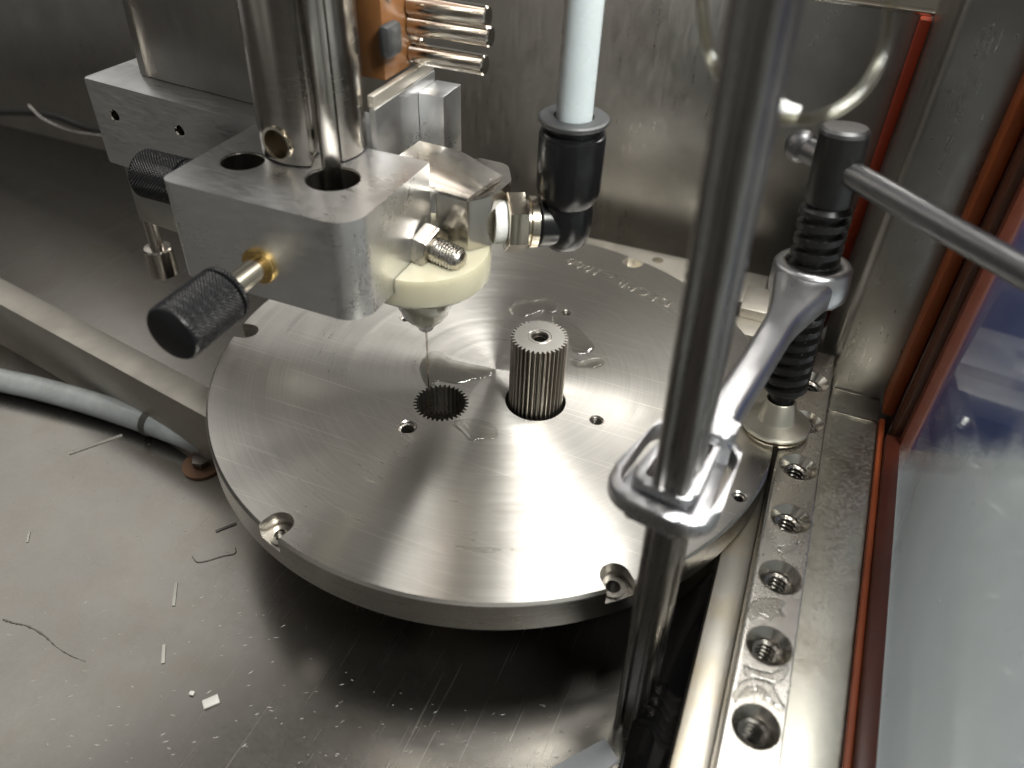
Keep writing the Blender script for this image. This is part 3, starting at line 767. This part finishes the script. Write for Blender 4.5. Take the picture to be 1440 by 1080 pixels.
tag(cb, 'thin black cable sagging along the back wall behind the slide bracket', 'cable')
cb = finish('grey_cable', tube(spline([at_y(40, 148, 134), at_y(62, 168, 134), at_y(100, 184, 132), at_y(150, 192, 120)], 10), .8, 12), plain('grey_sleeve', (.35, .33, .31), .4))
tag(cb, 'thin grey lead beside the black cable on the back wall', 'cable')
# clear looped tube high up, in front of the back wall
pts = [(985, -40), (988, 20), (1000, 80), (1035, 140), (1090, 165), (1150, 165), (1205, 135), (1240, 80), (1252, 10), (1245, -50)]
lp = finish('clear_tube_loop', tube(spline([at_y(x, y, -60+8*math.sin(i)) for i, (x, y) in enumerate(pts)], 10), 1.35, 20), M['cleartube'])
tag(lp, 'loop of clear vinyl tube hanging behind the clamp bar', 'tube')
lf = finish('tube_ferrule', tube([at_y(1093, 150, -58), at_y(1106, 157, -58), at_y(1122, 162, -58)], 2.0, 20), M['tape'])
tag(lf, 'small pale ferrule on the clear tube loop beside the clamp bar', 'ferrule')
# wavy glossy black sheet between plate and rail
bm = bmesh.new(); n = 26; vs = []; fs = []
A, Bq, Cq, D = at(870, 1090, -46), at(952, 1110, -30), at(1004, 800, -30), at(930, 860, -48)
for i in range(n+1):
    for j in range(n+1):
        u, v = i/n, j/n
        p = (A*(1-u)+Bq*u)*(1-v)+(D*(1-u)+Cq*u)*v
        p.z += 1.6*math.sin(u*3+v*3.5)+.8*math.sin(u*7-v*4)
        vs.append(p)
for i in range(n):
    for j in range(n):
        q_ = i*(n+1)+j; fs.append((q_, q_+1, q_+n+2, q_+n+1))
add_mesh(bm, vs, fs)
ret = bmesh.ops.extrude_face_region(bm, geom=bm.faces[:])
bmesh.ops.translate(bm, verts=[v for v in ret['geom'] if isinstance(v, bmesh.types.BMVert)], vec=(0, 0, -1.2))
tag(finish('black_sheet', bm, M['rubber'], angle=80), 'glossy wavy black sheet in the gap beside the clamp bar', 'sheet')
# chips and marks on the floor
def chip(x, y, l_, w_, ang, label, mat=M['white'], h_=1.0):
    p = at(x, y, FLOOR)
    o_ = finish('debris_chip', box(-l_/2, l_/2, -w_/2, w_/2, .02, h_, min(w_, h_)*.3, Matrix.Translation(p) @ Matrix.Rotation(ang, 4, 'Z')), mat)
    tag(o_, label, 'chip', 'chips on the tank floor')
chip(297, 988, 5.6, 3.6, .9, 'largest white chip on the scratched floor, near the lower middle')
chip(270, 976, 1.8, 1.6, .3, 'tiny white speck just left of the largest chip')
chip(246, 836, 11, 1.2, -.95, 'long pale sliver on the floor left of the disc', M['tie'], .5)
chip(230, 920, 8, 1.3, -.9, 'short pale sliver on the floor below the long one', M['tie'], .5)
chip(135, 625, 24, 1.6, .98, 'long thin pale strip on the floor under the cable tie', M['tie'], .5)
chip(40, 755, 6, .9, -.9, 'faint pale sliver on the floor at far left', M['tie'], .4)
chip(318, 742, 9, 1.2, .95, 'pale sliver on the floor beside the rim of the disc', M['tie'], .5)
pw = [at(x, y, FLOOR+.3) for x, y in ((270, 782), (277, 790), (292, 788), (312, 782), (330, 778), (331, 770))]
tag(finish('dark_hair', tube(spline(pw, 6), .16, 8), M['fibre']), 'dark curled fibre lying on the floor beside the disc', 'fibre')
pw = [at(x, y, FLOOR+.2) for x, y in ((4, 871), (20, 876), (38, 880), (60, 892), (80, 910), (100, 922), (120, 930))]
tag(finish('dark_crack', tube(spline(pw, 6), [(.5-.011*i)*random.uniform(.3, 1.4) for i in range(37)], 8), M['fibre']), 'dark ragged smear on the floor at the far left edge', 'smear')
rnd = random.Random(11); bm = bmesh.new()
for i in range(420):
    x, y = rnd.uniform(0, 880), rnd.uniform(620, 1085)
    p = at(x, y, FLOOR)
    if p.xy.length < 122: continue
    l_, w_, a_ = rnd.uniform(.3, 1.3), rnd.uniform(.1, .22), rnd.choice((.3, .5, .9))+rnd.uniform(-.3, .3)
    c_, s_ = math.cos(a_)*l_, math.sin(a_)*l_; n_ = (-math.sin(a_)*w_, math.cos(a_)*w_)
    add_mesh(bm, [(p.x-c_, p.y-s_, FLOOR+.02), (p.x+n_[0], p.y+n_[1], FLOOR+.03), (p.x+c_, p.y+s_, FLOOR+.02), (p.x-n_[0], p.y-n_[1], FLOOR+.03), (p.x, p.y, FLOOR+.12)],
             [(0, 1, 4), (1, 2, 4), (2, 3, 4), (3, 0, 4)])
tag(finish('metal_dust', bm, M['tie']), 'fine pale flecks of swarf scattered over the tank floor', 'dust', kind='stuff')
bt = empty('floor_bolt', 'rusty brown bolt head on the floor at the left rim of the disc', 'bolt')
p = at(285, 655, FLOOR)
rust = metal('rusty_bolt', (.28, .16, .10), .5, metallic=.5, grain=2)
finish('bolt_washer', lathe([(3, .1), (9, .1), (9, 1.2), (3, 1.6)], 36, Matrix.Translation(p)), rust, bt)
finish('bolt_head', prism(ngon(6, 4.4, .2), 1.6, 5, .3, Matrix.Translation(p)), M['darkhole'], bt)
pp_ = at(824, 1078, FLOOR)
tag(finish('reflection_patch', box(-11, 11, -4, 5, .1, .5, .05, Matrix.Translation(pp_) @ Matrix.Rotation(.9, 4, 'Z')), plain('white_reflection', (.8, .82, .86), .6)), 'white patch painted as a light reflection on the floor at the bottom edge', 'reflection')  # light reflected in the floor, modelled as a flat white patch

# ------------------------------------------------ water films and drops
def blob(cx, cy, outline, z, h, name, mat, label, seed=0):
    """flat irregular puddle with rounded edge; outline in photo points on height z"""
    pts = [at(x, y, z) for x, y in outline]; c_ = sum(pts, Vector())/len(pts)
    rim = spline(pts+[pts[0]], 8)[:-1]; rnd = random.Random(seed)
    rim = [p+Vector((rnd.uniform(-.12, .12), rnd.uniform(-.12, .12), 0)) for p in rim]
    bm = bmesh.new(); n = len(rim); vs = []
    for f_, hh in ((1.0, 0.0), (.975, .55), (.94, .9), (.85, 1.0), (.5, .9)):
        vs += [c_+(p-c_)*f_+Vector((0, 0, .02+1.3*h*hh)) for p in rim]
    fs = []
    for i in range(4):
        for k_ in range(n): l_ = (k_+1) % n; fs.append((i*n+k_, i*n+l_, (i+1)*n+l_, (i+1)*n+k_))
    vs.append(c_+Vector((0, 0, .02+1.3*h*.85))); m = len(vs)-1
    for k_ in range(n): fs.append((4*n+k_, 4*n+(k_+1) % n, m))
    add_mesh(bm, vs, fs)
    return tag(finish(name, bm, mat, angle=80), label, 'puddle', kind='stuff')
blob(0, 0, [(714, 434), (722, 426), (738, 421), (752, 423), (766, 421), (782, 425), (786, 434), (780, 441), (762, 439), (742, 446), (722, 443)], 0, .55, 'water_puddle', M['water'], 'clear water puddle on the plate behind the toothed core')
blob(0, 0, [(776, 442), (790, 449), (812, 460), (826, 474), (836, 488), (826, 498), (806, 496), (798, 478), (780, 462)], 0, .35, 'water_puddle', M['water'], 'clear water streak on the plate right of the toothed core')
blob(0, 0, [(800, 504), (816, 510), (832, 505), (846, 504), (850, 511), (838, 518), (820, 516), (806, 514)], 0, .5, 'water_puddle', M['water'], 'small clear puddle right of the toothed core')
blob(0, 0, [(598, 501), (608, 494), (622, 497), (634, 506), (660, 512), (692, 519), (690, 530), (668, 534), (640, 540), (618, 536), (602, 544), (592, 528), (590, 514)], 0, .5, 'water_puddle', M['water'], 'clear water puddle on the plate under the nozzle')
blob(0, 0, [(632, 594), (650, 590), (672, 590), (690, 596), (700, 606), (696, 618), (678, 619), (660, 620), (650, 610)], 0, .4, 'water_puddle', M['water'], 'clear puddle on the plate below the toothed hole')
blob(0, 0, [(1058, 846), (1072, 840), (1092, 842), (1104, 848), (1098, 858), (1104, 868), (1092, 866), (1082, 872), (1068, 866), (1054, 872), (1052, 858)], -.4, .7, 'water_puddle', M['water2'], 'ragged water puddle on the rail between two threaded holes')
blob(0, 0, [(1030, 975), (1042, 958), (1064, 954), (1086, 962), (1096, 982), (1104, 996), (1096, 1000), (1086, 984), (1070, 968), (1052, 966), (1040, 976), (1032, 986)], -.4, .8, 'water_puddle', M['water2'], 'curled water streak on the rail above the nearest threaded hole')
blob(0, 0, [(1046, 936), (1060, 942), (1080, 948), (1096, 944), (1110, 935), (1106, 950), (1090, 962), (1066, 956), (1048, 950)], -.4, .6, 'water_puddle', M['water2'], 'ragged water film on the rail below the second nearest threaded hole')
blob(0, 0, [(1084, 762), (1094, 768), (1112, 768), (1122, 764), (1120, 772), (1106, 778), (1092, 776)], -.4, .5, 'water_puddle', M['water2'], 'thin water film on the rail above the third threaded hole')
rnd = random.Random(3)
bm = bmesh.new()
for i in range(110):
    if i < 90: x, y, z, k_ = rnd.uniform(1010, 1140), rnd.uniform(620, 1075), -.4, 1
    else: x, y, z, k_ = rnd.uniform(400, 900), rnd.uniform(470, 820), 0.02, .6
    p = at(x, y, z)
    if z < 0 and not (121.6 < p.x < 135.8): continue
    if z < 0 and any((p.xy-h_.xy).length < 7 for h_ in holes): continue
    if z > 0 and (p.length > 112 or (p-GC).length < 14 or (p-PC).length < 15): continue
    if z > 0 and rnd.random() < .5: continue
    r_ = rnd.uniform(.2, .6)*k_
    lathe([(r_, 0), (r_*.9, r_*.25), (r_*.5, r_*.45), (r_*.05, r_*.5)], 10, Matrix.Translation(p), bm)
tag(finish('water_drops', bm, M['drop'], angle=80), 'fine water droplets scattered over the rail and the plate', 'droplets', kind='stuff')
